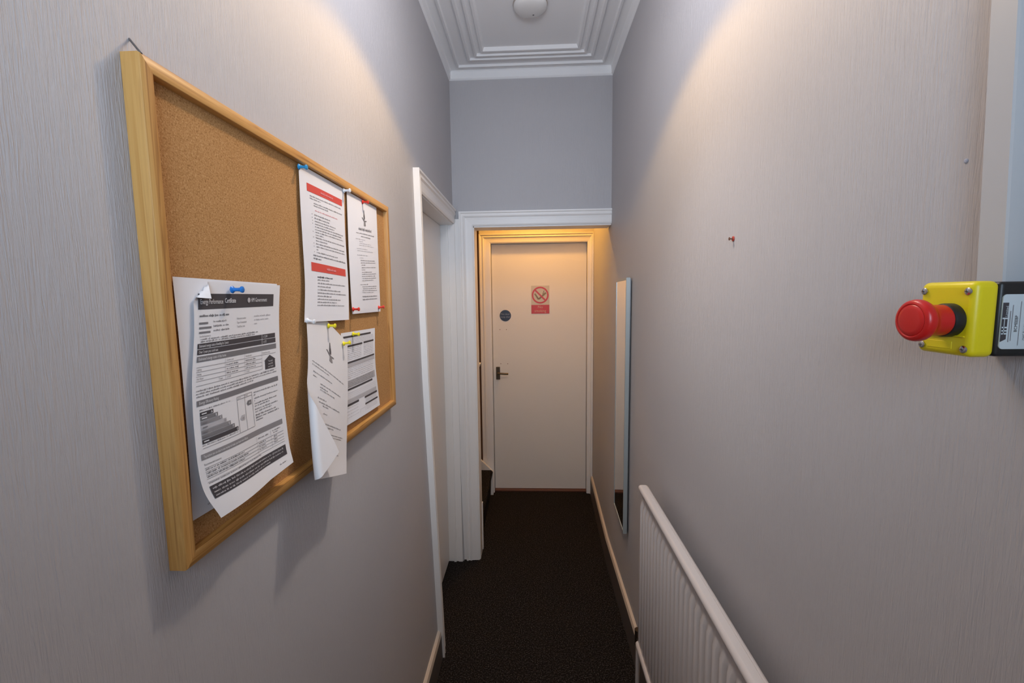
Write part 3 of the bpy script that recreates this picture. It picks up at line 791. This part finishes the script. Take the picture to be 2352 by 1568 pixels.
# fluted front panel
mb = MB(); pitch = .0333; nfl = int((RY1 - RY0 - .03) / pitch); ya = RY0 + .015
zs = [RZ0 + .006, RZ0 + .040, RZ0 + .060, RZ1 - .062, RZ1 - .042, RZ1 - .014]
dep = [0, 0, 1, 1, 0, -.2]
prof_y = [(RY0, 0)]
for k in range(nfl):
    for t, q in ((.0, 0), (.18, 0), (.32, .85), (.42, 1), (.68, 1), (.78, .85), (.92, 0)): prof_y.append((ya + (k + t) * pitch, q))
prof_y += [(ya + nfl * pitch, 0), (RY1, 0)]
rows = []
for z, dq in zip(zs, dep):
    rows.append([(RXF + .0092 - .0076 * q * dq, y, z) for y, q in prof_y])
w = len(prof_y); mb.add([p for r in rows for p in r], [(j * w + i, j * w + i + 1, (j + 1) * w + i + 1, (j + 1) * w + i) for j in range(len(zs) - 1) for i in range(w - 1)])
mb.box(RXF + .0093, RXB - .004, RY0, RY1 - .0005, RZ0 + .006, RZ1 - .014)
mb.build('panel', M_RAD, rd, smooth=True)
def rnd(x0, x1, z0, z1, r, n=6):
    pts = []
    for cx, cz, a0 in ((x1 - r, z1 - r, 0), (x0 + r, z1 - r, PI / 2), (x0 + r, z0 + r, PI), (x1 - r, z0 + r, 1.5 * PI)):
        for k in range(n + 1):
            a = a0 + PI / 2 * k / n; pts.append((cx + r * math.cos(a), cz + r * math.sin(a)))
    return pts
def capped_rail(x0, x1, z0, z1, r, inset=.006):
    mb = MB(); P_ = rnd(x0, x1, z0, z1, r); cx, cz = (x0 + x1) / 2, (z0 + z1) / 2; n = len(P_)
    ys = [(RY0 - .004, .7), (RY0, 1), (RY1 - .002, 1), (RY1 + .004, .92), (RY1 + .008, .7)]
    vs = [((cx + (x - cx) * f), y, cz + (z - cz) * f) for y, f in ys for x, z in P_]
    fs = [(j * n + i, j * n + (i + 1) % n, (j + 1) * n + (i + 1) % n, (j + 1) * n + i) for j in range(len(ys) - 1) for i in range(n)]
    fs += [tuple(range(n)), tuple(range(5 * n - 1, 4 * n - 1, -1))]
    return mb.add(vs, fs)
capped_rail(RXF + .0005, RXB, RZ1 - .021, RZ1, .0104).build('top_rail', M_RAD, rd, smooth=True)
mb = MB().box(RXF + .024, RXF + .0255, RY0 + .02, RY1 - .004, RZ1 - .0005, RZ1 + .0012); mb.build('seam', M_RAD, rd)
capped_rail(RXF, RXB - .004, RZ0 - .002, RZ0 + .022, .0100).build('bottom_rail', M_RAD, rd, smooth=True)
vy = RY1 + .028
mb = MB().tube([(RXF + .016, RY1 - .004, RZ0 + .016), (RXF + .016, vy + .010, RZ0 + .016)], .008, 14)
mb.tube([(RXF + .016, vy, RZ0 - .012), (RXF + .016, vy, RZ0 + .046)], .0125, 16)
mb.build('valve', M_VALVE, rd, smooth=True)
MB().tube([(RXF + .016, vy, RZ0 - .010), (RXF + .016, vy, .001)], .0075, 12).build('pipe', M_RAD, rd, smooth=True)
for by in (.55, 1.25):
    MB().box(RXB - .006, XR + .0005, by - .02, by + .02, RZ0 + .08, RZ1 - .10).build('bracket', M_RAD, rd)

# ------------------------------------------------------------------ lights
def light(kind, name, loc, energy, col, rot=(0, 0, 0), **kw):
    l = bpy.data.lights.new(name, kind); l.energy = energy; l.color = col
    for k, v in kw.items(): setattr(l, k, v)
    o = bpy.data.objects.new(name, l); o.location = loc; o.rotation_euler = rot; COL.objects.link(o); return o
# hall ceiling lamp just above the frame: bulb under a shade that cuts its light off along the walls, and the glow of the shade itself
light('SPOT', 'hall_lamp', (0.0, 1.12, 2.41), 10.0, (1.0, .60, .17), (0, 0, 0), spot_size=math.radians(137), spot_blend=.22, shadow_soft_size=.03)
light('SPOT', 'hall_fill_spot', (0.0, 1.12, 2.42), 17.0, (.88, .92, 1.0), (0, 0, 0), spot_size=math.radians(94), spot_blend=1.0, shadow_soft_size=.03)  # cool downward spot added to brighten the walls, no part of the bulb
light('POINT', 'hall_lamp_shade_glow', (0, 1.0, 2.46), 9.9, (.95, .94, 1.0), shadow_soft_size=.12)
# soft cool fill added behind the camera, inside the unseen front door
light('AREA', 'front_fill', (-.05, YB + .01, 1.86), 3.5, (.57, .76, .97), (PI / 2 - .05, 0, 0), shape='RECTANGLE', size=.46, size_y=.50, spread=math.radians(80))
# tungsten lamp in the lobby
light('POINT', 'lobby_lamp', (.03, 3.14, 2.42), 15.0, (1.0, .47, .085), shadow_soft_size=.04)

wd = bpy.data.worlds.new('World'); sc.world = wd; wd.use_nodes = True
wd.node_tree.nodes['Background'].inputs['Color'].default_value = (.60, .72, .90, 1)
wd.node_tree.nodes['Background'].inputs['Strength'].default_value = .35

# ------------------------------------------------------------------ camera
A = Vector((0.99893242, 0.04442449, -0.01266846)); B = Vector((0.00811734, 0.10116855, 0.99483618)); C = Vector((-0.04547674, 0.99387695, -0.10069994))
cam = bpy.data.cameras.new('camera'); co = bpy.data.objects.new('camera', cam); COL.objects.link(co)
mw = Matrix((A, B, -C)).transposed().to_4x4(); mw.translation = (0, 0, 1.57)
co.matrix_world = mw
cam.sensor_fit = 'HORIZONTAL'; cam.sensor_width = 36.0; cam.lens = 36.0 * 1009.75 / 2352; cam.clip_start = .01
sc.camera = co

vs_ = sc.view_settings
sc.display_settings.display_device = 'sRGB'
vs_.view_transform = 'Standard'; vs_.look = 'None'; vs_.exposure = 0.07; vs_.gamma = 1.0; vs_.use_curve_mapping = False
try:
    sc.cycles.use_denoising = True
    sc.cycles.max_bounces = 10; sc.cycles.diffuse_bounces = 6
    sc.cycles.sample_clamp_indirect = 4.0
except Exception: pass
